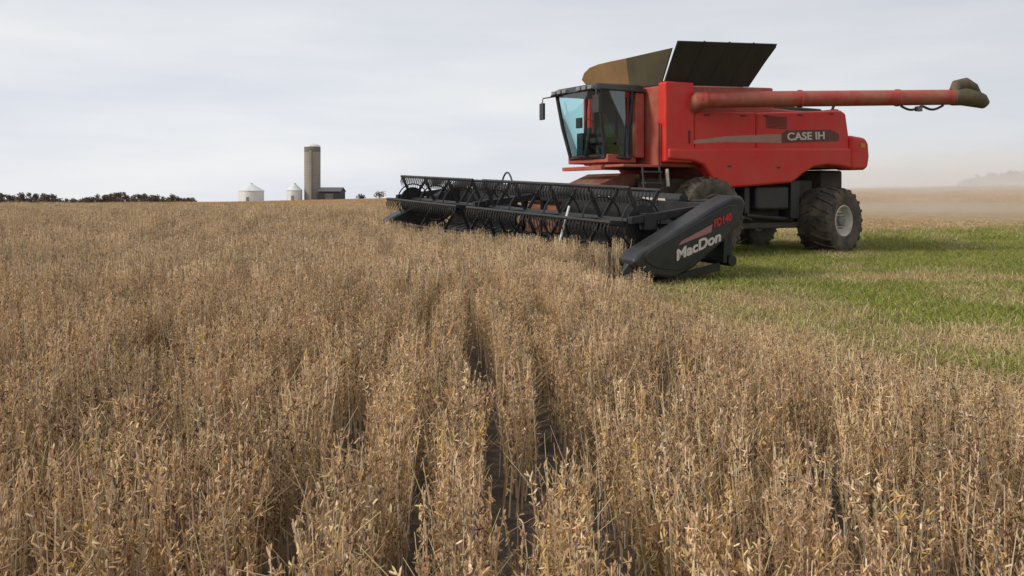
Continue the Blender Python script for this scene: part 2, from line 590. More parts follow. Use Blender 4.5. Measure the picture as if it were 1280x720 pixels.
def soy_plant(s, x, y, h, lod):
    lx, ly = random.gauss(0, 0.035), random.gauss(0, 0.035)
    top = (x + lx, y + ly, h)
    bend = (random.gauss(0, 0.015), random.gauss(0, 0.015), 0)
    base = random.choice(TAN)
    kp = [1.0, 1.25, 2.3][lod]
    if lod < 2:
        s.stalk((x, y, -0.05), top, 0.0046 * (1 + lod * 0.5), 0.0020 * (1 + lod * 0.6), jit(random.choice(STEM)), 3, bend)
    npod = [60, 24, 5][lod]
    def pods(n, p0, p1, spread):
        for _ in range(n):
            t = random.uniform(0.12, 1.0) ** 0.8
            p = [p0[i] + (p1[i] - p0[i]) * t for i in range(3)]
            p[0] += bend[0] * 4 * t * (1 - t); p[1] += bend[1] * 4 * t * (1 - t)
            a = random.uniform(0, 2 * math.pi)
            d = (math.cos(a) * spread, math.sin(a) * spread, random.uniform(-1.0, 1.6))
            col = jit(base if random.random() < 0.6 else random.choice(TAN))
            s.pod(p, d, random.uniform(0.018, 0.031) * kp ** 0.8, random.uniform(0.0024, 0.0036) * kp, col)
    pods(npod, (x, y, h * 0.10), top, 0.45)
    for _ in range([3, 2, 1][lod]):
        a = random.uniform(0, 2 * math.pi)
        z0 = h * random.uniform(0.12, 0.45)
        ln = random.uniform(0.025, 0.08)
        q0 = (x + lx * 0.3, y + ly * 0.3, z0)
        q1 = (x + math.cos(a) * ln, y + math.sin(a) * ln, min(h * 1.0, z0 + random.uniform(0.28, 0.5)))
        if lod < 2:
            s.stalk(q0, q1, 0.0028 * (1 + lod * 0.5), 0.0012 * (1 + lod * 0.5), jit(random.choice(STEM)), 3)
        pods([15, 7, 3][lod], q0, q1, 0.45)
    if lod < 2:
        for _ in range([5, 2][lod]):      # bare leaf stalks still on the plant
            a = random.uniform(0, 2 * math.pi)
            z0 = h * random.uniform(0.3, 0.95)
            p = (x + lx * z0 / h, y + ly * z0 / h, z0)
            q = (p[0] + math.cos(a) * 0.09, p[1] + math.sin(a) * 0.09, z0 + random.uniform(0.03, 0.14))
            s.stalk(p, q, 0.0013, 0.0008, jit((0.5, 0.37, 0.2)), 3)
        if random.random() < 0.06:         # a dried leaf
            a = random.uniform(0, 2 * math.pi)
            s.blade((x + lx, y + ly, h * random.uniform(0.3, 0.8)), (math.cos(a), math.sin(a), random.uniform(-0.6, 0.3)), 0.07, 0.016, jit((0.30, 0.17, 0.07)), 0.5)


def variants(lod, n):
    out = []
    for k in range(n):
        s = Soup()
        if lod == 0:                       # 0.30 m of a row
            for i in range(10):
                soy_plant(s, random.gauss(0, 0.042), random.uniform(-0.16, 0.16), random.uniform(0.50, 0.70), 0)
        elif lod == 1:                     # 0.8 m of a row
            for i in range(30):
                soy_plant(s, random.gauss(0, 0.08), random.uniform(-0.42, 0.42), random.uniform(0.54, 0.74), 1)
        else:                              # a 3 x 3 m patch, four rows
            for rw in range(4):
                for i in range(48):
                    soy_plant(s, -1.14 + 0.76 * rw + random.gauss(0, 0.15), random.uniform(-1.55, 1.55), random.uniform(0.50, 0.72), 2)
        out.append(s.mesh('soybean_variant', M_soy))
    return out


def scatter(name, lods, pts, attrs_lod, rot, scl, label, cat):
    """ONE object whose points each carry a plant; lods = list of lists of meshes."""
    me = bpy.data.meshes.new(name)
    me.from_pydata([tuple(p) for p in pts], [], [])
    n = len(pts)
    def put(nm, ty, arr, key='value'):
        a = me.attributes.new(nm, ty, 'POINT')
        a.data.foreach_set(key, np.asarray(arr).ravel())
    put('lod', 'INT', np.asarray(attrs_lod, np.int32))
    put('pick', 'INT', rng.integers(0, 1000, n).astype(np.int32))
    put('turn', 'FLOAT_VECTOR', np.asarray(rot, np.float32), 'vector')
    put('size', 'FLOAT_VECTOR', np.asarray(scl, np.float32), 'vector')
    o = bpy.data.objects.new(name, me)
    COL.objects.link(o)
    g = bpy.data.node_groups.new(name, 'GeometryNodeTree')
    g.interface.new_socket('Geometry', in_out='INPUT', socket_type='NodeSocketGeometry')
    g.interface.new_socket('Geometry', in_out='OUTPUT', socket_type='NodeSocketGeometry')
    gi, go = g.nodes.new('NodeGroupInput'), g.nodes.new('NodeGroupOutput')
    join = g.nodes.new('GeometryNodeJoinGeometry')
    def named(nm, ty):
        q = g.nodes.new('GeometryNodeInputNamedAttribute')
        q.data_type = ty
        q.inputs['Name'].default_value = nm
        return q.outputs['Attribute']
    for li, meshes in enumerate(lods):
        iop = g.nodes.new('GeometryNodeInstanceOnPoints')
        cmp_ = g.nodes.new('FunctionNodeCompare')
        cmp_.data_type = 'INT'
        cmp_.operation = 'EQUAL'
        g.links.new(named('lod', 'INT'), cmp_.inputs[2])
        cmp_.inputs[3].default_value = li
        g.links.new(gi.outputs[0], iop.inputs['Points'])
        g.links.new(cmp_.outputs[0], iop.inputs['Selection'])
        jn = g.nodes.new('GeometryNodeJoinGeometry')
        for m in meshes:
            src = bpy.data.objects.new(name + '_plant', m)       # never linked: only its mesh is read
            oi = g.nodes.new('GeometryNodeObjectInfo')
            oi.inputs['Object'].default_value = src
            oi.inputs['As Instance'].default_value = False
            ti = g.nodes.new('GeometryNodeGeometryToInstance')
            g.links.new(oi.outputs['Geometry'], ti.inputs[0])
            g.links.new(ti.outputs[0], jn.inputs[0])
        g.links.new(jn.outputs[0], iop.inputs['Instance'])
        iop.inputs['Pick Instance'].default_value = True
        g.links.new(named('pick', 'INT'), iop.inputs['Instance Index'])
        e2r = g.nodes.new('FunctionNodeEulerToRotation')
        g.links.new(named('turn', 'FLOAT_VECTOR'), e2r.inputs[0])
        g.links.new(e2r.outputs[0], iop.inputs['Rotation'])
        g.links.new(named('size', 'FLOAT_VECTOR'), iop.inputs['Scale'])
        g.links.new(iop.outputs[0], join.inputs[0])
    g.links.new(join.outputs[0], go.inputs[0])
    md = o.modifiers.new('scatter', 'NODES')
    md.node_group = g
    tag(o, label, cat, kind='stuff')
    return o


def in_view(x, y, margin):
    return (y > -1.5) & (np.abs(x) < 0.62 * np.maximum(y, 0) + margin)


def build_crop():
    ROW = 0.31
    P, L, T, S = [], [], [], []
    sl = -0.07                                   # rows run away from the camera, a little to the left
    rz = math.atan(-sl)
    def rows(y0, y1, step, lod):
        for k in range(-340, 340):
            off = 0.02 + k * ROW
            ys = np.arange(y0, y1, step) + rng.uniform(0, step)
            ys = ys + rng.uniform(-0.05, 0.05, len(ys))
            xs = off + sl * ys + 0.035 * np.sin(ys * 0.9 + k * 2.1) + rng.normal(0, 0.035, len(ys))
            ok = in_view(xs, ys, 2.5 if lod == 0 else 4.0) & crop_mask(xs + rng.normal(0, 0.12, len(xs)), ys)
            d = np.hypot(xs, ys)
            ok &= d > 0.95
            e = np.interp(ys, EDGE_Y, EDGE_X) - xs
            thin = (ys < 14) & (e < 1.1) & (rng.random(len(xs)) < 0.45 * (1.1 - e))
            hole = np.sin(ys * 1.3 + k * 12.9898) * np.sin(ys * 0.53 + k * 78.233)
            gap = (rng.random(len(xs)) < (0.06 if lod == 0 else 0.02)) | ((hole > 0.80) & (lod == 0))
            ok &= ~(thin | gap)
            xs, ys = xs[ok], ys[ok]
            e = e[ok]
            n = len(xs)
            if not n:
                continue
            low = np.where(ys < 14, 0.62 + 0.38 * sstep(-0.2, 1.6, e), 1.0)
            P.append(np.stack([xs, ys, zf(xs, ys)], 1))
            L.append(np.full(n, lod))
            T.append(np.stack([rng.normal(0, 0.03, n), rng.normal(0, 0.03, n), rz + rng.choice([0, math.pi], n) + rng.normal(0, 0.08, n)], 1))
            hs = rng.normal(1.03, 0.05, n) * low
            nb = 0.86 + 0.14 * sstep(5, 16, ys)        # a little shorter on the thin ground near the camera
            S.append(np.stack([rng.uniform(0.9, 1.2, n) * nb, rng.uniform(0.9, 1.1, n), hs * nb], 1))
    rows(0.2, 10, 0.23, 0)
    rows(10, 46, 0.66, 1)
    # far patches
    gx, gy = np.meshgrid(np.arange(-260, 260, 2.9), np.arange(46, 372, 2.9))
    x = gx.ravel() + rng.uniform(-0.3, 0.3, gx.size)
    y = gy.ravel() + rng.uniform(-0.3, 0.3, gx.size)
    ok = in_view(x, y, 6) & crop_mask(x, y) & (np.hypot(x, y) < 365)
    x, y = x[ok], y[ok]
    n = len(x)
    P.append(np.stack([x, y, zf(x, y)], 1))
    L.append(np.full(n, 2))
    T.append(np.stack([np.zeros(n), np.zeros(n), rz + rng.choice([0, math.pi], n)], 1))
    S.append(np.stack([np.ones(n), np.ones(n), rng.normal(1.0, 0.06, n)], 1))
    P, L, T, S = map(np.concatenate, (P, L, T, S))
    scatter('soybean_crop', [variants(0, 9), variants(1, 7), variants(2, 4)], P, L, T, S,
            'ripe brown soybean plants with pods standing uncut across the whole field', 'crop')

build_crop()


def build_grass():
    GREEN = [(0.175, 0.235, 0.032), (0.22, 0.265, 0.036), (0.125, 0.185, 0.03), (0.27, 0.285, 0.05), (0.33, 0.29, 0.10)]
    DRY = [(0.52, 0.41, 0.22), (0.44, 0.33, 0.17), (0.60, 0.49, 0.30), (0.34, 0.24, 0.12)]
    def tuft(cols, n, r, h0, h1, w, drymix):
        s = Soup()
        for _ in range(n):
            a, q = random.uniform(0, 6.28), r * math.sqrt(random.random())
            d = (random.gauss(0, 0.45), random.gauss(0, 0.45), 1)
            c = random.choice(DRY if random.random() < drymix else cols)
            s.blade((math.cos(a) * q, math.sin(a) * q, -0.01), d, random.uniform(h0, h1), w, jit(c, 0.2), random.uniform(0.1, 0.6))
        return s
    def stubble():
        s = Soup()
        for _ in range(16):
            x, y = random.uniform(-0.2, 0.2), random.uniform(-0.2, 0.2)
            s.stalk((x, y, -0.02), (x + random.gauss(0, 0.02), y + random.gauss(0, 0.02), random.uniform(0.03, 0.12)), 0.005, 0.004, jit(random.choice(DRY)), 3)
        for _ in range(60):
            a = random.uniform(0, 6.28)
            s.stalk(*(lambda x, y, l: ((x, y, 0.012), (x + math.cos(a) * l, y + math.sin(a) * l, random.uniform(0.01, 0.05))))(random.uniform(-0.25, 0.25), random.uniform(-0.25, 0.25), random.uniform(0.05, 0.22)), 0.004, 0.003, jit(random.choice(DRY + TAN)), 3)
        return s
    green = [tuft(GREEN, 70, 0.20, 0.05, 0.15, 0.0035, 0.16).mesh('turf_variant', M_turf) for _ in range(5)]
    mixed = [tuft(GREEN, 60, 0.22, 0.05, 0.17, 0.0035, 0.65).mesh('turf_variant', M_turf) for _ in range(4)]
    stub = [stubble().mesh('stubble_variant', M_turf) for _ in range(5)]
    def place(step, y0, y1, x0, x1):
        gx, gy = np.meshgrid(np.arange(x0, x1, step), np.arange(y0, y1, step))
        x = gx.ravel() + rng.uniform(-step / 2, step / 2, gx.size)
        y = gy.ravel() + rng.uniform(-step / 2, step / 2, gx.size)
        ok = in_view(x, y, 2.0)
        return x[ok], y[ok]
    xs, ys = [], []
    for a in ((0.15, 3.2, 16, 1.2, 12), (0.21, 16, 30, -8, 22), (0.4, 30, 70, 0, 48)):
        x, y = place(*a)
        xs.append(x); ys.append(y)
    x, y = np.concatenate(xs), np.concatenate(ys)
    ga = grass_amount(x, y)
    u = rng.random(len(x))
    patch = np.sin(x * 0.9 + 0.6 * y) * np.sin(y * 0.75 - 0.5 * x + 2.0) + 0.5 * np.sin(2.3 * x - 1.1 * y)
    g_ok = (ga > 0.35 * u + 0.15) & (~crop_mask(x, y)) 
    dryish = (patch > 0.6) | (ga < 0.8)
    n = int(g_ok.sum())
    P = np.stack([x, y, zf(x, y)], 1)[g_ok]
    lod = np.where(dryish[g_ok] & (rng.random(n) < 0.75), 1, 0)
    T = np.stack([np.zeros(n), np.zeros(n), rng.uniform(0, 6.28, n)], 1)
    k = rng.uniform(0.7, 1.35, n) * np.where(ys_far(P), 1.5, 1.0)
    scatter('grass', [green, mixed], P, lod, T, np.stack([k, k, k * rng.uniform(0.7, 1.2, n)], 1),
            'short green turf with dry patches beside the uncut crop', 'grass')
    s_ok = (~crop_mask(x, y)) & (u > ga * 1.1 - 0.02) & (np.hypot(x, y) < 48)
    n = int(s_ok.sum())
    P = np.stack([x, y, zf(x, y)], 1)[s_ok]
    T = np.stack([np.zeros(n), np.zeros(n), rng.uniform(0, 6.28, n)], 1)
    k = rng.uniform(0.7, 1.2, n)
    scatter('stubble', [stub], P, np.zeros(n), T, np.stack([k, k, k], 1),
            'cut straw stubble and chaff lying on bare soil along the crop edge', 'stubble')

def ys_far(P):
    return P[:, 1] > 28

build_grass()

# ------------------------------------------------------------------ far trees
M_bark = material('bark', (0.10, 0.08, 0.065), 0.9)
M_twig = plant_mat('autumn_foliage', 0.9)

def tree_soup(s, x, y, z, h, w, cols, nleaf=420, leaf=0.85):
    """a small far tree: tapered trunk, limbs and a crown of leaf clumps."""
    bark = (0.085, 0.065, 0.055)
    s.stalk((x, y, z - 0.5), (x + random.gauss(0, 0.3), y, z + h * 0.75), 0.035 * h, 0.01 * h, bark, 5)
    lobes = []
    for _ in range(random.randint(5, 8)):
        a = random.uniform(0, 6.28)
        q = w * random.uniform(0.2, 0.62)
        c = Vector((x + math.cos(a) * q, y + math.sin(a) * q, z + h * random.uniform(0.35, 0.82)))
        s.stalk((x, y, z + h * random.uniform(0.2, 0.45)), c, 0.014 * h, 0.005 * h, bark, 4)
        lobes.append((c, w * random.uniform(0.28, 0.5)))
    for _ in range(nleaf):
        c, r = random.choice(lobes)
        d = Vector((random.gauss(0, 1), random.gauss(0, 1), random.gauss(0, 0.9)))
        d = d.normalized() * r * random.uniform(0.3, 1.05)
        p = c + d
        p.z = min(p.z, z + h)
        dd = (random.gauss(0, 1), random.gauss(0, 1), random.gauss(0.3, 1))
        s.blade(p, dd, leaf * random.uniform(0.7, 1.6), leaf * 0.35, jit(random.choice(cols), 0.3), 0.3)

def woodland(name, spots, cols, label):
    s = Soup()
    for x, y, h, w in spots:
        tree_soup(s, x, y, float(zf(x, y)), h, w, cols)
    me = s.mesh(name, M_twig)
    o = bpy.data.objects.new(name, me)
    COL.objects.link(o)
    tag(o, label, 'woods', kind='stuff')

BROWN = [(0.12, 0.095, 0.08), (0.16, 0.125, 0.10), (0.10, 0.09, 0.07), (0.19, 0.14, 0.10), (0.12, 0.115, 0.08)]
def px2w(px, D):
    return (px - 640) / 1100 * D
spots = []
for px in np.arange(-60, 245, 2.6):
    D = 600 + random.uniform(-30, 30)
    # crown tops read off the skyline of the photograph
    top = np.interp(px, [-60, 0, 12, 40, 72, 76, 100, 125, 150, 180, 200, 222, 245], [233, 233, 238, 234, 239, 244, 244, 239, 236, 238, 241, 241, 248]) + random.uniform(-1.5, 2.5)
    x = px2w(px, D)
    zt = 1.35 - (top - 244) / 1100 * D
    z0 = float(zf(x, D))
    spots.append((x, D, max(3.0, zt - z0), random.uniform(3.0, 5.0)))
woodland('woods', spots, BROWN, 'low dark brown autumn woodland along the left horizon')
spots = []
for px in np.arange(1195, 1330, 3.2):
    D = 520 + random.uniform(-25, 25)
    top = np.interp(px, [1195, 1210, 1225, 1250, 1280, 1330], [233, 222, 217, 214, 209, 206]) + random.uniform(-2, 3)
    x = px2w(px, D)
    zt = 1.35 - (top - 244) / 1100 * D
    spots.append((x, D, max(3.0, zt - float(zf(x, D))), random.uniform(3.5, 5.5)))
woodland('woods', spots, [(0.10, 0.085, 0.07), (0.13, 0.11, 0.085), (0.085, 0.085, 0.06)], 'pale hazy woodland on the right horizon seen through drifting dust')

# ------------------------------------------------------------------ farmstead on the horizon
M_conc = material('silo_concrete', (0.34, 0.31, 0.27), 0.85, var=(0.22, 0.20, 0.175), var_scale=0.35, var_amt=0.8, stretch=(1, 1, 0.25))
M_band = material('silo_stained_band', (0.16, 0.145, 0.125), 0.85)
M_galv = material('white_metal_siding', (0.74, 0.75, 0.75), 0.4, var=(0.55, 0.55, 0.54), var_scale=0.6, var_amt=0.5)
M_shed = material('dark_shed_siding', (0.03, 0.028, 0.028), 0.7, var=(0.055, 0.05, 0.05), var_scale=0.5, var_amt=0.6)
M_roofg = material('shed_roof', (0.10, 0.095, 0.09), 0.6)

def silo(px, D, top_y, w_px):
    x = px2w(px, D)
    z0 = float(zf(x, D))
    h = 1.35 - (top_y - 244) / 1100 * D - z0
    r = w_px / 2 / 1100 * D
    t = empty('silo', (x, D, z0))
    tag(t, 'tall grey concrete tower silo beside the dark shed', 'silo')
    b = MB().lathe([(r, -1), (r, h * 0.86)], 40, 'z')
    for i in range(18):                         # hoops of the stave wall
        zz = h * 0.86 * (i + 0.5) / 18
        b.lathe([(r, zz - 0.09), (r + 0.05, zz - 0.05), (r + 0.05, zz + 0.05), (r, zz + 0.09)], 40, 'z')
    b.build('wall', M_conc, t)
    MB().lathe([(r + 0.02, h * 0.86), (r + 0.02, h * 0.945), (r * 0.98, h * 0.95)], 40, 'z').build('rim_band', M_band, t)
    dome = [(r * math.cos(a), h * 0.95 + r * 0.42 * math.sin(a)) for a in np.linspace(0, math.pi / 2, 8)]
    MB().lathe(dome, 40, 'z').build('dome', M_galv, t)
    c = MB()
    c.box(-0.5, 0.5, -r - 0.75, -r - 0.06, 0, h * 0.88)
    c.build('chute', M_conc, t, 0.05)

def grain_bin(px, D, w_px, wall_y, peak_y, label):
    x = px2w(px, D)
    z0 = float(zf(x, D))
    r = w_px / 2 / 1100 * D
    hw = 1.35 - (wall_y - 244) / 1100 * D - z0
    hp = 1.35 - (peak_y - 244) / 1100 * D - z0
    t = empty('grain_bin', (x, D, z0))
    tag(t, label, 'grain bin', 'white grain bins on the horizon')
    prof = []
    n = 40
    for i in range(n + 1):
        prof.append((r + (0.05 if i % 2 else 0.0), -0.5 + (hw + 0.5) * i / n))
    MB().lathe(prof, 36, 'z').build('wall', M_galv, t)
    MB().lathe([(r + 0.2, hw - 0.05), (r + 0.2, hw + 0.03), (0.6, hp - 0.3), (0.6, hp), (0.05, hp + 0.1)], 36, 'z').build('roof', M_galv, t, angle=15)
    MB().box(-0.5, 0.5, -r - 0.12, -r + 0.2, 0.4, 2.4).build('door', M_grey, t, 0.03)

silo(390.5, 335, 180, 20)
grain_bin(314, 330, 31, 238.5, 229, 'wide white grain bin standing alone left of the tower silo')
grain_bin(368, 332, 19, 238, 229, 'narrow white grain bin close against the tower silo')
def shed():
    D = 330
    x = px2w(415, D)
    z0 = float(zf(x, D))
    t = empty('shed', (x, D, z0))
    tag(t, 'small dark shed at the foot of the tower silo', 'shed')
    w, l, h, p = 4.0, 5.0, 3.6, 5.0
    MB().add([(-w, -l, -0.5), (w, -l, -0.5), (w, l, -0.5), (-w, l, -0.5), (-w, -l, h), (w, -l, h), (w, l, h), (-w, l, h), (-w, 0, p), (w, 0, p)],
             [(0, 3, 2, 1), (0, 1, 5, 4), (2, 3, 7, 6), (3, 0, 4, 8, 7), (1, 2, 6, 9, 5), (4, 5, 9, 8), (6, 7, 8, 9)]).build('wall', M_shed, t)
    rf = MB()
    rf.slab([(-w - 0.3, -l - 0.4, h - 0.05), (w + 0.3, -l - 0.4, h - 0.05), (w + 0.3, 0, p + 0.06), (-w - 0.3, 0, p + 0.06)], 0.12)
    rf.slab([(w + 0.3, l + 0.4, h - 0.05), (-w - 0.3, l + 0.4, h - 0.05), (-w - 0.3, 0, p + 0.06), (w + 0.3, 0, p + 0.06)], 0.12)
    rf.build('roof', M_roofg, t)
    MB().box(-1.5, 1.5, -l - 0.1, -l + 0.05, 0, 2.8).build('door', M_roofg, t, 0.02)
shed()
def bush(px, D, top, w, label):
    x = px2w(px, D)
    z0 = float(zf(x, D))
    h = 1.35 - (top - 244) / 1100 * D - z0
    t = empty('tree', (x, D, z0))
    tag(t, label, 'tree', 'lone trees on the horizon')
    MB().tube([(0, 0, -0.3), (0.1, 0, h * 0.4), (0, 0.1, h * 0.8)], [0.2, 0.13, 0.04], 7).build('trunk', M_bark, t)
    s = Soup()
    tree_soup(s, 0, 0, 0, h, w, [(0.10, 0.10, 0.05), (0.14, 0.12, 0.06), (0.08, 0.075, 0.045)], 260, 0.4)
    c = bpy.data.objects.new('crown', s.mesh('crown', M_twig))
    COL.objects.link(c)
    c.parent = t
bush(474, 340, 239, 2.6, 'small olive tree on the skyline just left of the harvester header')
bush(452, 345, 243, 2.2, 'smallest low tree on the skyline between shed and header')

# ------------------------------------------------------------------ combine harvester
CH = empty('combine_harvester', (OX, OY, 0.0), math.pi + TH)
tag(CH, 'red combine harvester with black draper header cutting the ripe soybeans', 'combine harvester')
GZ = -0.15

# --- wheels
M_rim_dirty = material('muddy_rim', (0.16, 0.135, 0.10), 0.8, var=(0.06, 0.05, 0.04), var_scale=3, var_amt=0.8)
def make_wheel(name, rad, width, rim_r, lugs, rim_mat):
    w = empty(name, (0, 0, 0))
    hw = width / 2
    t = MB()
    t.lathe([(rim_r, -hw * 0.72), (rim_r + 0.03, -hw * 0.86), (rad * 0.72, -hw * 1.0), (rad * 0.86, -hw * 0.98), (rad * 0.935, -hw * 0.86), (rad * 0.955, -hw * 0.5),
             (rad * 0.96, 0), (rad * 0.955, hw * 0.5), (rad * 0.935, hw * 0.86), (rad * 0.86, hw * 0.98), (rad * 0.72, hw * 1.0), (rim_r + 0.03, hw * 0.86), (rim_r, hw * 0.72), (rim_r, -hw * 0.72)], 64)
    for k in range(lugs):
        for sd in (-1, 1):
            a0 = 2 * math.pi * (k + (0.25 if sd > 0 else -0.25)) / lugs
            sw = 0.60 * 2 * math.pi / lugs * 1.6
            pts_in, pts_out = [], []
            dl = 0.17 * 2 * math.pi / lugs
            for f_, (aa, yy, ro) in enumerate(((a0 + sw * 0.5, -0.04 * sd * hw, 1.0), (a0, sd * hw * 0.55, 0.998), (a0 - sw * 0.28, sd * hw * 0.95, 0.955), (a0 - sw * 0.36, sd * hw * 1.02, 0.86))):
                for da in (-dl, dl):
                    pts_in.append((math.cos(aa + da) * rad * (ro - 0.06), yy * (0.96 if f_ > 1 else 1), math.sin(aa + da) * rad * (ro - 0.06)))
                    pts_out.append((math.cos(aa + da * 0.75) * rad * ro, yy, math.sin(aa + da * 0.75) * rad * ro))
            n = 8
            fs = []
            for i in range(3):
                a, b, c, d = 2 * i, 2 * i + 1, 2 * i + 3, 2 * i + 2
                fs += [(n + a, n + b, n + c, n + d), (a, n + a, n + d, d), (b, c, n + c, n + b)]
            fs += [(0, 1, n + 1, n), (6, n + 6, n + 7, 7)]
            t.add(pts_in + pts_out, fs)
    t.build('tyre', M_rubber, w)
    r = MB()
    r.lathe([(rim_r + 0.035, hw * 0.87), (rim_r + 0.01, hw * 0.90), (rim_r - 0.03, hw * 0.82), (rim_r - 0.05, hw * 0.60), (rim_r * 0.80, hw * 0.50), (rim_r * 0.62, hw * 0.58), (rim_r * 0.45, hw * 0.60), (0.0, hw * 0.60)], 40)
    r.lathe([(rim_r - 0.001, -hw * 0.74), (rim_r - 0.01, -hw * 0.85), (rim_r * 0.9, -hw * 0.5), (0.0, -hw * 0.4)], 40)
    r.build('rim', rim_mat, w)
    h = MB()
    h.lathe([(rim_r * 0.36, hw * 0.55), (rim_r * 0.36, hw * 0.72), (rim_r * 0.30, hw * 0.80), (0.0, hw * 0.82)], 24)
    for k in range(10):
        a = 2 * math.pi * k / 10
        h.lathe([(0.0, hw * 0.70), (0.022, hw * 0.70), (0.022, hw * 0.60)], 6, c=(math.cos(a) * rim_r * 0.52, 0, math.sin(a) * rim_r * 0.52))
    h.build('hub', M_grey, w)
    return w

def copy_tree(o, parent):
    c = o.copy()
    COL.objects.link(c)
    c.parent = parent
    for ch in list(o.children):
        copy_tree(ch, c)
    return c

wf = make_wheel('front_wheel', 0.98, 0.66, 0.54, 22, M_rim_dirty)
wf.parent = CH
wf.location = (0.45, 1.52, 0.98 + GZ - 0.02)
c = copy_tree(wf, CH)
c.location = (0.45, -1.52, 0.98 + GZ - 0.02)
c.rotation_euler = (0, 0, math.pi)
wr = make_wheel('rear_wheel', 0.88, 0.98, 0.38, 20, M_rim)
wr.parent = CH
wr.location = (-4.08, 1.42, 0.88 + GZ - 0.05)
wr.rotation_euler = (0, 0, R(6))
c = copy_tree(wr, CH)
c.location = (-4.08, -1.42, 0.88 + GZ - 0.05)
c.rotation_euler = (0, 0, R(186))

# --- chassis and hull
u = MB()
u.box(-4.0, 1.9, -0.95, 0.95, 0.62, 1.75)
u.box(-0.05, 0.95, -1.15, 1.15, 0.62, 1.12)
u.build('underframe', M_under, CH, 0.05)
u = MB()
u.box(-4.22, -3.92, -0.95, 0.95, 0.52, 0.86)
u.tube([(-4.12, -1.05, 0.69), (-4.12, 1.05, 0.69)], 0.13, 12)
u.build('rear_axle', M_under, CH, 0.03)
u = MB()
u.box(-2.55, -1.35, 0.95, 1.42, 0.98, 1.58)
u.build('fuel_tank', M_dark, CH, 0.08, 3)
u = MB()
u.box(-3.0, -2.68, 0.95, 1.35, 0.75, 1.72)
u.tube([(-1.2, 1.2, 0.85), (-2.9, 1.2, 0.72)], 0.06, 8)
u.tube([(-1.1, 1.25, 1.35), (-1.1, 1.25, 0.8), (-1.4, 1.2, 0.72)], 0.045, 8)
u.box(-1.15, -0.98, 0.95, 1.38, 0.9, 1.55)
u.build('side_bracket', M_dark, CH, 0.02)
u = MB()
u.box(-3.4, -1.0, 0.55, 1.15, 0.50, 0.66)
u.build('cleaning_shoe', M_under, CH, 0.04)

u = MB()
u.prism_y([(1.7, 2.0), (1.7, 3.88), (-1.1, 4.02), (-2.05, 4.06), (-2.05, 3.55), (-4.5, 3.5), (-4.62, 2.9), (-4.6, 2.1), (-3.3, 2.05), (-2.3, 1.7), (0.0, 1.6), (0.6, 2.0)], -1.40, 1.34)
u.build('hull', M_red_dust, CH, 0.05)

PY = 1.50      # the inner face of the side panels
def side_panels(sg):
    def pr(prof, y0, y1):
        return MB().prism_y(prof, sg * y0, sg * y1)
    corner = pr([(1.76, 2.10), (1.76, 3.93), (1.70, 3.95), (0.88, 3.97), (0.86, 2.10)], 1.30, 1.575)
    corner.build('corner_panel', M_red, CH, 0.05, 4)
    mid = pr([(0.835, 2.12), (0.835, 3.30), (-1.19, 3.38), (-1.19, 2.0), (0.2, 2.0), (0.6, 2.08)], 1.30, 1.545)
    p_mid = mid.build('side_panel', M_red, CH, 0.035, 4)
    rear = pr([(-1.215, 2.0), (-1.215, 3.38), (-2.6, 3.47), (-4.40, 3.60), (-4.60, 3.52), (-4.72, 2.96), (-4.72, 2.2), (-2.4, 2.2)], 1.30, 1.545)
    p_rear = rear.build('side_panel', M_red, CH, 0.055, 5)
    skirt = pr([(0.62, 2.05), (1.0, 2.14), (1.70, 2.16), (1.70, 2.42), (-1.0, 2.50), (-4.70, 2.60), (-4.72, 2.04), (-4.3, 2.11), (-3.75, 2.13), (-3.25, 2.07), (-2.85, 1.90), (-2.55, 1.73), (-2.38, 1.655),
                (-1.2, 1.58), (0.12, 1.50), (0.26, 1.60), (0.40, 1.80)], 1.32, 1.63)
    p_sk = skirt.build('skirt_panel', M_red, CH, 0.07, 5)
    tail = pr([(-4.735, 2.02), (-4.735, 2.95), (-5.36, 2.90), (-5.50, 2.76), (-5.54, 2.4), (-5.48, 2.10), (-5.34, 2.03)], 1.05, 1.60)
    tail.build('tail_panel', M_red, CH, 0.15, 6)
    return p_mid, p_rear, p_sk
p_mid, p_rear, p_sk = side_panels(1)
q_mid, q_rear, q_sk = side_panels(-1)
u = MB()
u.prism_y([(-4.63, 2.06), (-4.63, 3.3), (-5.0, 3.1), (-5.42, 2.86), (-5.46, 2.2), (-5.2, 2.06)], -1.04, 1.04)
u.build('rear_hood', M_red_dust, CH, 0.06, 3)
u = MB()
u.box(-5.3, -4.4, -0.9, 0.9, 1.35, 2.03)
u.build('straw_chopper', M_under, CH, 0.06)

# decals on the left side
s1 = MB().prism_y([(1.30, 2.52), (1.30, 2.58), (-0.2, 2.76), (-2.10, 2.885), (-2.10, 2.66), (-0.2, 2.62)], 1.548, 1.552)
s1.build('stripe', M_silver, p_mid)
s2 = MB().prism_y([(-2.104, 2.66), (-2.104, 2.90), (-2.3, 2.985), (-3.95, 3.07), (-4.30, 2.97), (-4.30, 2.78), (-2.3, 2.67)], 1.548, 1.552)
s2.build('stripe', M_badge, p_rear)
ang = math.atan2(0.12, 1.55)
# text in the panel's plane: reading direction is -X (towards the tail), up is +Z, facing +Y
FRAME = Matrix(((-1, 0, 0, 0), (0, 0, 1, 0), (0, 1, 0, 0), (0, 0, 0, 1)))
mt = Matrix.Translation((-3.02, 1.556, 2.855)) @ FRAME @ Matrix.Rotation(ang * 0.75, 4, 'Z')
text_mesh('lettering', 'CASE IH', 0.27, M_letter, p_rear, mt, shear=0.0, bold=0.006, width=1.42)
# latch and lamp details on the skirt
for xx in (-0.2, -1.9):
    MB().box(xx - 0.06, xx + 0.06, 1.615, 1.645, 2.02, 2.06).build('latch', M_dark, p_sk, 0.006)

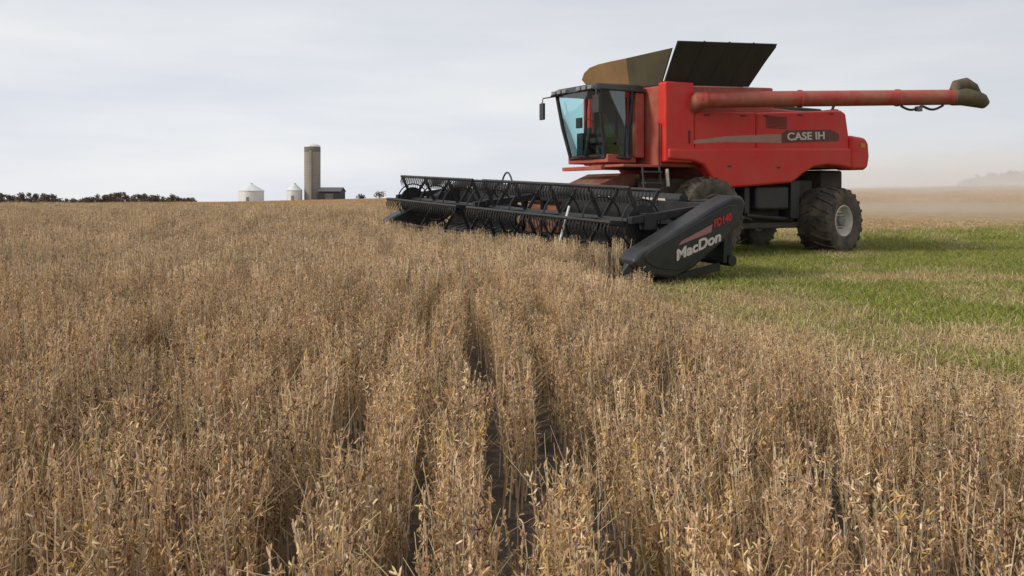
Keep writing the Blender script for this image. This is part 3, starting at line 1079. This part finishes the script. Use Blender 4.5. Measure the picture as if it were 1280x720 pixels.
u = MB()                                   # louvred intake screen in the rear panel, hinges along the top
for k in range(9):
    u.box(-2.30 - 0.006, -1.55, 1.546, 1.556, 3.02 + 0.035 * k, 3.036 + 0.035 * k)
u.build('louvre', M_dark, p_rear, 0.003)
for xx in (0.45, -0.75, -1.55, -2.8, -4.0):
    zt = np.interp(xx, [-4.4, -2.6, -1.2, 0.8], [3.56, 3.43, 3.34, 3.27])
    MB().box(xx - 0.09, xx + 0.09, 1.546, 1.566, zt - 0.06, zt - 0.03).build('hinge', M_dark, p_mid if xx > -1.2 else p_rear, 0.006)
MB().box(1.02, 1.06, 1.577, 1.60, 2.55, 2.85).build('panel_handle', M_dark, CH, 0.008)
MB().box(-5.30, -5.12, 1.602, 1.615, 2.62, 2.74).build('tail_lamp', M_amber, CH, 0.01)

# --- grain tank extension with its open covers
T0, T1 = 1.66, -1.1
u = MB()
u.slab([(T0, 1.36, 3.90), (T1, 1.36, 4.03), (-1.40, 2.0, 5.02), (1.80, 2.0, 4.80)], 0.045)
for k in range(1, 4):
    f_ = k / 4
    a = Vector((T0, 1.36, 3.90)).lerp(Vector((T1, 1.36, 4.03)), f_)
    b = Vector((1.80, 2.0, 4.80)).lerp(Vector((-1.40, 2.0, 5.02)), f_)
    u.tube([a + Vector((0, 0.04, 0)), b + Vector((0, 0.04, 0))], 0.028, 6)
u.build('tank_cover', M_cover, CH, 0.012)
u = MB()
u.slab([(T1, -1.36, 4.03), (T0, -1.36, 3.90), (1.70, -1.58, 4.40), (-1.40, -1.58, 4.50)], 0.045)
u.build('tank_cover', M_cover, CH, 0.012)
a0, a1 = Vector((T0 + 0.03, -1.34, 3.9)), Vector((T0 + 0.03, 1.34, 3.9))
def front_piece(ys_, zs_, nm, mt_):
    u = MB()
    for i in range(len(ys_) - 1):
        yb0, yb1 = [max(-1.34, min(1.34, y_ * 0.80)) for y_ in (ys_[i], ys_[i + 1])]
        u.slab([(T0 + 0.03, yb0, 3.9), (T0 + 0.03, yb1, 3.9), (1.87, ys_[i + 1], zs_[i + 1]), (1.87, ys_[i], zs_[i])], -0.04)
    u.build(nm, mt_, CH, 0.006)
front_piece([-1.48, -1.38, -1.15, -0.8, -0.3, 0.30], [4.30, 4.46, 4.57, 4.61, 4.62, 4.62], 'tank_front_panel', M_tan)
M_flap = material('olive_tank_flap', (0.045, 0.042, 0.024), 0.65, var=(0.12, 0.085, 0.035), var_scale=1.3, var_amt=0.7)
front_piece([0.305, 1.1, 1.90], [4.62, 4.63, 4.64], 'tank_corner_flap', M_flap)
u = MB()
u.slab([(T1 - 0.03, 1.34, 4.03), (T1 - 0.03, -1.34, 4.03), (-1.46, -1.60, 4.66), (-1.46, 1.96, 4.95)], -0.04)
u.build('tank_rear_panel', M_cover, CH, 0.01)
# engine deck behind the tank
u = MB()
u.box(-4.2, -2.06, -1.2, 1.1, 3.50, 3.66)
u.box(-3.4, -2.2, -1.0, 0.4, 3.6, 3.95)
u.build('engine_deck', M_dark, CH, 0.04)
u = MB()
u.tube([(-2.7, -0.9, 3.6), (-2.7, -0.9, 4.25), (-2.82, -0.9, 4.38)], 0.07, 12)
u.build('exhaust', M_grey, CH)

# --- unloading auger, swung a little away from the body
PV = Vector((0.80, 1.70, 3.56))
tipw = np.array([(1192 - 640) / 1100 * 21.9, 21.9])
tx, ty = to_local(tipw[0], tipw[1])
TIP = Vector((float(tx), float(ty), 1.35 + (244 - 121.5) / 1100 * 21.9))
AD = (TIP - PV).normalized()
def ap(t, dz=0.0, dy=0.0):
    return PV + AD * t + Vector((0, dy, dz))
LEN = (TIP - PV).length
u = MB()
u.tube([ap(-0.05), ap(LEN)], 0.19, 24)
for t_ in (2.55, 5.2):
    u.tube([ap(t_ - 0.03), ap(t_ + 0.03)], 0.212, 24)
AUG = u.build('unloading_auger', M_red_dust, CH)
u = MB()
u.tube([ap(0.12), ap(-0.02, 0, -0.02), ap(-0.06, -0.12, -0.2), ap(-0.06, -0.3, -0.5)], [0.215, 0.22, 0.22, 0.20], 20)
u.build('auger_elbow', M_red_dust, AUG)
u = MB()      # work-light and hoses hung under the tube
u.box(-0.08, 0.08, -0.06, 0.06, -0.12, 0.0)
lamp = u.build('work_lamp', M_grey, AUG, 0.015)
lamp.location = ap(LEN - 1.0, -0.22)
u = MB()
hs = [ap(LEN - 1.5 + 0.08 * i, -0.20 - 0.10 * abs(math.sin(i * 0.42))) for i in range(16)]
u.tube(hs, 0.03, 7)
u.build('hydraulic_hose', M_dark, AUG)
u = MB()      # spout: hood and rubber boot
u.tube([ap(LEN - 0.05), ap(LEN + 0.25, 0.02), ap(LEN + 0.55, -0.03), ap(LEN + 0.80, -0.10), ap(LEN + 0.92, -0.19)], [0.21, 0.23, 0.22, 0.19, 0.13], 18)
u.tube([ap(LEN + 0.02, 0.14), ap(LEN + 0.10, 0.28), ap(LEN + 0.34, 0.33), ap(LEN + 0.56, 0.22), ap(LEN + 0.68, 0.06)], [0.13, 0.16, 0.16, 0.14, 0.11], 14)
M_spout = material('spout_rubber', (0.075, 0.06, 0.04), 0.7, var=(0.24, 0.17, 0.09), var_scale=3, var_amt=0.8)
u.build('spout', M_spout, AUG)
u = MB()      # cradle that holds the tube at the rear
u.box(-4.35, -4.2, 1.0, 1.5, 3.52, 3.62)
u.tube([(-4.28, 1.3, 3.5), (-4.28, 1.42, 3.75)], 0.04, 8)
u.build('auger_cradle', M_dark, CH, 0.01)

# --- cab
CABF, CABR = 3.10, 2.10
FL, RF = 2.22, 3.74
cab = MB()
cab.box(CABR - 0.15, 2.80, -0.78, 0.78, FL - 0.12, FL + 0.08)      # floor pan
cab.box(1.77, CABR - 0.06, 0.72, 0.86, FL, RF)
cab.box(1.77, CABR - 0.06, -0.86, -0.72, FL, RF)
CAB = cab.build('cab', M_red_dust, CH, 0.03)
MB().box(1.80, CABR - 0.03, -0.72, 0.72, FL, RF).build('rear_wall', M_cab, CAB, 0.03)
u = MB()
def pill(a, b, r=0.045):
    u.tube([a, ((a[0] + b[0]) / 2 + 0.03, (a[1] + b[1]) / 2 * 1.015, (a[2] + b[2]) / 2), b], r, 8)
FT, FB = 3.08, 2.78
for sg in (-1, 1):
    pill((FT, 0.84 * sg, RF), (FB, 0.68 * sg, FL))
    pill((2.17, 0.86 * sg, RF), (2.17, 0.84 * sg, FL))
    u.tube([(FB, 0.68 * sg, FL), (2.17, 0.84 * sg, FL)], 0.045, 8)
u.tube([(FB, -0.68, FL), (FB, 0.68, FL)], 0.045, 8)
u.tube([(FT, -0.84, RF), (FT, 0.84, RF)], 0.05, 8)
u.build('cab_pillars', M_black, CAB)
# windscreen, bowed forward
def bowed(name, pa, pb, pc, pd, bow, mat, n=10):
    """glass between bottom pa-pb and top pd-pc, bowed out by the vector bow."""
    pa, pb, pc, pd, bow = map(Vector, (pa, pb, pc, pd, bow))
    b = MB()
    vs_, fs_ = [], []
    for j in range(n + 1):
        for i in range(n + 1):
            s_, t_ = i / n, j / n
            p = pa.lerp(pb, s_).lerp(pd.lerp(pc, s_), t_)
            vs_.append(p + bow * (4 * s_ * (1 - s_)) * (0.6 + 0.4 * 4 * t_ * (1 - t_)))
    for j in range(n):
        for i in range(n):
            k = j * (n + 1) + i
            fs_.append((k, k + 1, k + n + 2, k + n + 1))
    b.add(vs_, fs_)
    return b.build(name, mat, CAB)
bowed('windscreen', (FB, -0.68, FL), (FB, 0.68, FL), (FT, 0.84, RF), (FT, -0.84, RF), (0.20, 0, 0), M_glass)
bowed('side_window', (FB - 0.02, 0.69, FL), (2.19, 0.83, FL), (2.19, 0.86, RF), (FT - 0.02, 0.84, RF), (0, 0.03, 0), M_glass_dark)
bowed('side_window', (2.19, -0.83, FL), (FB - 0.02, -0.69, FL), (FT - 0.02, -0.84, RF), (2.19, -0.86, RF), (0, -0.03, 0), M_glass)
u = MB()      # roof
u.hexa([(1.75, -0.92, RF), (3.26, -0.98, RF - 0.01), (3.26, 0.92, RF - 0.01), (1.75, 0.92, RF), (1.75, -0.80, 3.93), (3.10, -0.82, 3.91), (3.10, 0.80, 3.91), (1.75, 0.80, 3.93)])
u.build('cab_roof', M_dark, CAB, 0.06, 4)
for yy in (-0.72, -0.5, -0.28, 0.28, 0.5, 0.72):
    MB().box(3.20, 3.285, yy - 0.075, yy + 0.075, 3.755, 3.84).build('roof_lamp', M_lens, CAB, 0.012)
u = MB()      # door handle and door frame line on the left
u.tube([(2.31, 0.885, 2.2), (2.28, 0.905, 2.9), (2.29, 0.90, 3.6)], 0.02, 6)
u.box(2.45, 2.6, 0.86, 0.90, 2.5, 2.55)
u.build('door_frame', M_black, CAB)
u = MB()      # seat
u.box(2.10, 2.55, -0.25, 0.25, FL + 0.36, FL + 0.50)
u.hexa([(2.06, -0.24, FL + 0.5), (2.20, -0.24, FL + 0.5), (2.20, 0.24, FL + 0.5), (2.06, 0.24, FL + 0.5), (1.98, -0.22, FL + 1.15), (2.08, -0.22, FL + 1.15), (2.08, 0.22, FL + 1.15), (1.98, 0.22, FL + 1.15)])
u.box(2.2, 2.45, -0.15, 0.15, FL + 0.05, FL + 0.37)
u.build('seat', M_cab, CAB, 0.04, 3)
u = MB()      # steering column and wheel, side console
u.tube([(2.85, 0, FL + 0.05), (2.72, 0, FL + 0.72)], 0.05, 8)
ring = [(2.70 + 0.06 * math.cos(a), 0.19 * math.sin(a), FL + 0.76 + 0.17 * math.cos(a)) for a in np.linspace(0, 2 * math.pi, 22)]
u.tube(ring, 0.016, 6, False)
u.box(2.25, 2.7, -0.55, -0.32, FL + 0.08, FL + 0.62)
u.box(2.62, 2.68, -0.62, -0.42, FL + 0.75, FL + 1.0)
u.build('console', M_cab, CAB, 0.015)
for sg in (-1, 1):                     # mirrors
    u = MB()
    u.tube([(3.12, 0.9 * sg, 3.74), (3.34, 1.06 * sg, 3.70), (3.36, 1.08 * sg, 3.55)], 0.018, 6)
    u.hexa([(3.33, 0.98 * sg, 3.18), (3.39, 0.98 * sg, 3.18), (3.37, 1.18 * sg, 3.18), (3.31, 1.18 * sg, 3.18), (3.33, 0.98 * sg, 3.58), (3.39, 0.98 * sg, 3.58), (3.37, 1.18 * sg, 3.58), (3.31, 1.18 * sg, 3.58)])
    u.build('mirror', M_black, CAB, 0.012)
u = MB()
u.lathe([(0.0, 4.09), (0.05, 4.08), (0.06, 4.0), (0.06, 3.92)], 14, 'z', (1.9, -0.7, 0))
u.build('beacon', M_amber, CAB)

# --- platform, rail and ladder on the left
u = MB()
u.box(1.80, 2.86, 0.74, 1.42, 1.985, 2.045)
u.box(2.80, 2.96, -0.80, 0.74, 1.93, 2.02)
u.build('platform', M_red_dust, CH, 0.012)
u = MB()
u.tube([(1.82, 1.43, 2.02), (1.82, 1.43, 3.0)], 0.022, 6)
u.build('handrail', M_dark, CH)
u = MB()
for xx in (1.86, 2.36):
    u.tube([(xx, 1.47, 2.0), (xx, 1.62, 0.75)], 0.028, 6)
for k in range(5):
    f_ = (k + 0.5) / 5
    zz = 2.0 - 1.25 * f_
    yy = 1.47 + 0.15 * f_
    u.box(1.86, 2.36, yy - 0.09, yy + 0.09, zz - 0.02, zz + 0.02)
u.build('ladder', M_dark, CH, 0.006)
u = MB()
u.tube([(1.62, 1.46, 1.95), (1.62, 1.50, 1.55)], 0.04, 8)
u.build('ladder_post', M_rim, CH)

# --- feeder house
u = MB()
u.prism_y([(1.75, 1.05), (1.75, 1.86), (2.3, 1.86), (4.05, 1.18), (4.12, 0.50), (3.6, 0.50)], -0.68, 0.68)
u.build('feeder_house', material('dusty_feeder_paint', (0.22, 0.05, 0.035), 0.7, var=(0.32, 0.21, 0.12), var_scale=2.2, var_amt=0.9), CH, 0.04)
u = MB()
u.tube([(1.6, 0.8, 0.95), (3.7, 0.8, 0.55)], 0.07, 10)
u.tube([(1.6, -0.8, 0.95), (3.7, -0.8, 0.55)], 0.07, 10)
u.tube([(1.9, 0.74, 1.6), (3.0, 0.8, 1.4), (3.8, 0.78, 1.15)], 0.035, 8)
u.build('lift_cylinders', M_dark, CH)

# --- draper header (rolls a little with the ground: its left end rides lower)
HT = -0.040
W = 5.80       # left end
WF = 4.15      # right end
def hd(o):
    o.rotation_euler = (HT, 0, 0)
    return o
def tri_loop(y0, y1, prof):
    return MB().prism_y(prof, y0, y1)
u = MB()
u.prism_y([(4.16, 0.42), (4.16, 1.42), (4.24, 1.42), (4.24, 0.42)], -WF, -0.95)
u.prism_y([(4.16, 0.42), (4.16, 1.42), (4.24, 1.42), (4.24, 0.42)], 0.95, W)
u.prism_y([(4.16, 1.24), (4.16, 1.42), (4.24, 1.42), (4.24, 1.24)], -0.949, 0.949)
u.tube([(4.08, -WF, 1.44), (4.08, W - 1.2, 1.44)], 0.12, 14)
u.tube([(4.02, -WF, 0.45), (4.02, W, 0.45)], 0.10, 12)
for k in range(13):
    yy = -WF + 0.1 + (W + WF - 0.2) * k / 12
    u.prism_y([(3.98, 0.42), (3.98, 1.28), (4.15, 1.28), (4.15, 0.42)], yy - 0.03, yy + 0.03)
    u.prism_y([(4.24, 0.42), (5.75, 0.17), (5.78, 0.11), (4.24, 0.28)], yy - 0.03, yy + 0.03)
HF = hd(u.build('header_frame', M_hdr, CH, 0.008))
for (y0, y1) in ((-WF + 0.12, -0.95), (0.95, W - 0.35)):
    u = MB()
    u.prism_y([(4.30, 0.50), (5.66, 0.225), (5.66, 0.205), (4.30, 0.47)], y0, y1)
    n = int((y1 - y0) / 0.32)
    for k in range(n):
        yy = y0 + (k + 0.5) * (y1 - y0) / n
        u.prism_y([(4.34, 0.493), (4.34, 0.515), (5.62, 0.255), (5.62, 0.233)], yy - 0.012, yy + 0.012)
    hd(u.build('draper_belt', M_belt, CH))
u = MB()
u.prism_y([(4.30, 0.44), (5.66, 0.215), (5.66, 0.195), (4.30, 0.41)], -0.94, 0.94)
hd(u.build('feed_belt', M_belt, CH))
u = MB()
u.prism_y([(5.67, 0.16), (5.67, 0.215), (5.84, 0.175), (5.84, 0.135)], -WF + 0.05, W - 0.35)
for k in range(118):
    yy = -WF + 0.1 + k * (W + WF - 0.5) / 117
    u.add([(5.83, yy - 0.022, 0.13), (5.83, yy + 0.022, 0.13), (5.83, yy + 0.022, 0.185), (5.83, yy - 0.022, 0.185), (5.97, yy, 0.155)],
          [(0, 1, 2, 3), (0, 4, 1), (1, 4, 2), (2, 4, 3), (3, 4, 0)])
hd(u.build('cutterbar', M_grey, CH))

# reel: two halves on one shaft, six tine bars each
RX, RZ, RR = 5.50, 1.06, 0.69
u = MB()
u.tube([(RX, -WF + 0.2, RZ), (RX, W - 0.55, RZ)], 0.085, 14)
spiders = [-3.88, -2.6, -1.4, -0.25, 0.25, 1.5, 2.75, 4.0, 5.1]
for yy in spiders:
    for k in range(6):
        a = 2 * math.pi * k / 6 + 0.06
        ca, sa = math.cos(a), math.sin(a)
        px_, pz_ = -sa, ca
        t_ = 0.035
        u.hexa([(RX + px_ * t_, yy - 0.012, RZ + pz_ * t_), (RX - px_ * t_, yy - 0.012, RZ - pz_ * t_), (RX - px_ * t_, yy + 0.012, RZ - pz_ * t_), (RX + px_ * t_, yy + 0.012, RZ + pz_ * t_),
                (RX + ca * RR + px_ * t_, yy - 0.012, RZ + sa * RR + pz_ * t_), (RX + ca * RR - px_ * t_, yy - 0.012, RZ + sa * RR - pz_ * t_), (RX + ca * RR - px_ * t_, yy + 0.012, RZ + sa * RR - pz_ * t_), (RX + ca * RR + px_ * t_, yy + 0.012, RZ + sa * RR + pz_ * t_)])
    rg = [(RX + math.cos(a) * RR * 0.62, yy, RZ + math.sin(a) * RR * 0.62) for a in np.linspace(0, 2 * math.pi, 25)]
    u.tube(rg, 0.018, 5, False)
for yy in (-3.90, 5.12):
    u.lathe([(0.0, -0.015), (RR * 0.5, -0.015), (RR * 0.5, 0.015), (0.0, 0.015)], 28, 'y', (RX, yy, RZ))
REEL = hd(u.build('reel', M_hdr, CH))
M_tine = material('tine_plastic', (0.014, 0.014, 0.015), 0.45, var=(0.12, 0.1, 0.08), var_scale=3, var_amt=0.25)
for k in range(6):
    a = 2 * math.pi * k / 6 + 0.06
    cx, cz = RX + math.cos(a) * RR, RZ + math.sin(a) * RR
    u = MB()
    for (y0, y1) in ((-3.93, -0.22), (0.22, 5.15)):
        u.tube([(cx, y0, cz), (cx, y1, cz)], 0.032, 8)
        n = int((y1 - y0) / 0.10)
        for i in range(n):
            yy = y0 + (i + 0.5) * (y1 - y0) / n
            u.tube([(cx, yy, cz), (cx + 0.04, yy, cz - 0.13), (cx + 0.0, yy, cz - 0.26)], [0.018, 0.016, 0.009], 4)
    u.build('tine_bar', M_tine, REEL)
# reel arms and lift cylinders
for yy in (-4.02, 0.0, 5.28):
    u = MB()
    u.hexa([(4.06, yy - 0.06, 1.26), (4.06, yy + 0.06, 1.26), (4.06, yy + 0.06, 1.42), (4.06, yy - 0.06, 1.42), (5.9, yy - 0.05, 1.08), (5.9, yy + 0.05, 1.08), (5.9, yy + 0.05, 1.20), (5.9, yy - 0.05, 1.20)])
    u.tube([(4.22, yy, 0.95), (5.0, yy, 1.18)], 0.04, 8)
    u.box(RX - 0.13, RX + 0.13, yy - 0.075, yy + 0.075, 0.98, 1.26)
    hd(u.build('reel_arm', M_hdr, CH, 0.01))
# small cream-coloured plates set along the top beam
for yy, ww, zz in ((-3.2, 0.20, 1.44), (-1.9, 0.22, 1.38), (-0.7, 0.30, 1.34), (2.5, 0.30, 1.38), (3.9, 0.34, 1.40)):
    hd(MB().box(4.10, 4.20, yy - ww, yy + ww, zz - 0.08, zz + 0.06).build('pale_plate', M_rim, CH, 0.012))
u = MB()
loop = [(4.15, -1.75 + 0.55 * (i / 14), 1.38 + 0.46 * math.sin(math.pi * min(1, max(0, i / 14))) ** 0.5) for i in range(15)]
u.tube(loop, 0.022, 7)
hd(u.build('hose_loop', M_dark, CH))
u = MB()
for k in range(3):
    hs = [(3.98 - 0.04 * k, y_, 1.40 + 0.03 * math.sin(y_ * 2.1 + k) + 0.03 * k) for y_ in np.linspace(-3.9, 5.4, 60)]
    u.tube(hs, 0.02, 6)
hd(u.build('hydraulic_hose', M_black, CH))
# white marker rod standing in front of the left half of the reel
u = MB()
u.tube([(5.95, 3.62, 1.30), (6.1, 3.60, 0.75), (6.2, 3.52, 0.22)], [0.022, 0.022, 0.018], 8)
hd(u.build('marker_rod', M_white, CH))

# end shields
SH = [(3.74, 1.44), (3.84, 1.57), (4.06, 1.57), (4.45, 1.42), (5.4, 0.98), (6.10, 0.66), (6.24, 0.54), (6.20, 0.42), (5.90, 0.27), (5.35, 0.20), (4.95, 0.36), (4.10, 0.88), (3.84, 1.12)]
def shield(sg):
    u = MB()
    ye = W if sg > 0 else WF
    y0, y1 = sg * (ye - 0.42), sg * (ye + 0.02)
    u.prism_y(SH, y0, y1)
    s_ = hd(u.build('end_shield', M_black, CH, 0.075, 4))
    # raised rim round the outer face
    f_ = MB()
    ins = [(3.90 + (x - 3.90) * 1, z) for x, z in SH]
    cx = sum(x for x, z in SH) / len(SH)
    cz = sum(z for x, z in SH) / len(SH)
    f_.prism_y([(cx + (x - cx) * 0.84, cz + (z - cz) * 0.78 - 0.01) for x, z in SH], sg * (ye + 0.012), sg * (ye + 0.035))
    f_.build('shield_face', M_black, s_, 0.02, 3)
    u = MB()      # divider nose that parts the crop
    yc_ = sg * (ye - 0.2)
    u.add([(6.12, yc_ - 0.12, 0.34), (6.12, yc_ + 0.12, 0.34), (6.12, yc_ + 0.10, 0.62), (6.12, yc_ - 0.10, 0.62), (6.36, yc_, 0.26)],
          [(0, 1, 2, 3), (0, 4, 1), (1, 4, 2), (2, 4, 3), (3, 4, 0)])
    u.build('crop_divider', M_black, s_, 0.02, 3)
    return s_
S_L = shield(1)
S_R = shield(-1)
slope = math.atan2(1.42 - 0.73, 6.06 - 4.3)
def on_shield(x, z):
    # reading direction climbs from the nose back to the rear
    return Matrix.Translation((x, W + 0.040, z)) @ FRAME @ Matrix.Rotation(slope * 0.80, 4, 'Z')
text_mesh('lettering', 'MacDon', 0.24, M_letter, S_L, on_shield(4.88, 0.73), shear=0.25, bold=0.008, width=1.06)
text_mesh('lettering', 'FD140', 0.175, M_redmark, S_L, on_shield(4.34, 1.15), shear=0.25, bold=0.006, width=0.44)
u = MB()
pts = [(-0.46, -0.06), (0.30, -0.08), (0.36, 0.04), (-0.38, -0.01)]
mtx = on_shield(4.90, 0.95)
b = [mtx @ Vector((x, z, 0.0)) for x, z in pts] + [mtx @ Vector((x, z, 0.004)) for x, z in pts]
u.hexa(b)
u.build('stripe', M_pink, S_L)

# ------------------------------------------------------------------ dust behind the machine
def dust(loc, rad, dens, label):
    m = bpy.data.materials.new('dust_air')
    m.use_nodes = True
    t = m.node_tree
    t.nodes.clear()
    o_ = t.nodes.new('ShaderNodeOutputMaterial')
    pv = t.nodes.new('ShaderNodeVolumePrincipled')
    pv.inputs['Color'].default_value = (0.97, 0.955, 0.93, 1)
    tc = t.nodes.new('ShaderNodeTexCoord')          # thins out softly towards its edge, in billows
    ln = t.nodes.new('ShaderNodeVectorMath')
    ln.operation = 'LENGTH'
    t.links.new(tc.outputs['Object'], ln.inputs[0])
    fall = t.nodes.new('ShaderNodeMapRange')
    fall.interpolation_type = 'SMOOTHSTEP'
    fall.inputs['From Min'].default_value = 1.0
    fall.inputs['From Max'].default_value = 0.15
    t.links.new(ln.outputs['Value'], fall.inputs['Value'])
    nz = t.nodes.new('ShaderNodeTexNoise')
    nz.inputs['Scale'].default_value = 3.2
    nz.inputs['Detail'].default_value = 3
    t.links.new(tc.outputs['Object'], nz.inputs['Vector'])
    nr = t.nodes.new('ShaderNodeMapRange')
    nr.inputs['From Min'].default_value = 0.3
    nr.inputs['From Max'].default_value = 0.7
    nr.inputs['To Min'].default_value = 0.35 * dens
    nr.inputs['To Max'].default_value = 1.5 * dens
    t.links.new(nz.outputs['Fac'], nr.inputs['Value'])
    mu = t.nodes.new('ShaderNodeMath')
    mu.operation = 'MULTIPLY'
    t.links.new(fall.outputs['Result'], mu.inputs[0])
    t.links.new(nr.outputs['Result'], mu.inputs[1])
    t.links.new(mu.outputs['Value'], pv.inputs['Density'])
    t.links.new(pv.outputs['Volume'], o_.inputs['Volume'])
    me = bpy.data.meshes.new('dust')
    bm = bmesh.new()
    bmesh.ops.create_icosphere(bm, subdivisions=4, radius=1.0)
    bm.to_mesh(me)
    bm.free()
    me.materials.append(m)
    o = bpy.data.objects.new('dust', me)
    o.location = loc
    o.scale = rad
    COL.objects.link(o)
    tag(o, label, 'dust', kind='stuff')
dust((125, 200, 2.5), (135, 140, 11), 0.014, 'pale drifting harvest dust over the field right of the harvester')
dust((27, 56, 1.2), (20, 26, 5.5), 0.013, 'thin dust plume trailing close behind the harvester')
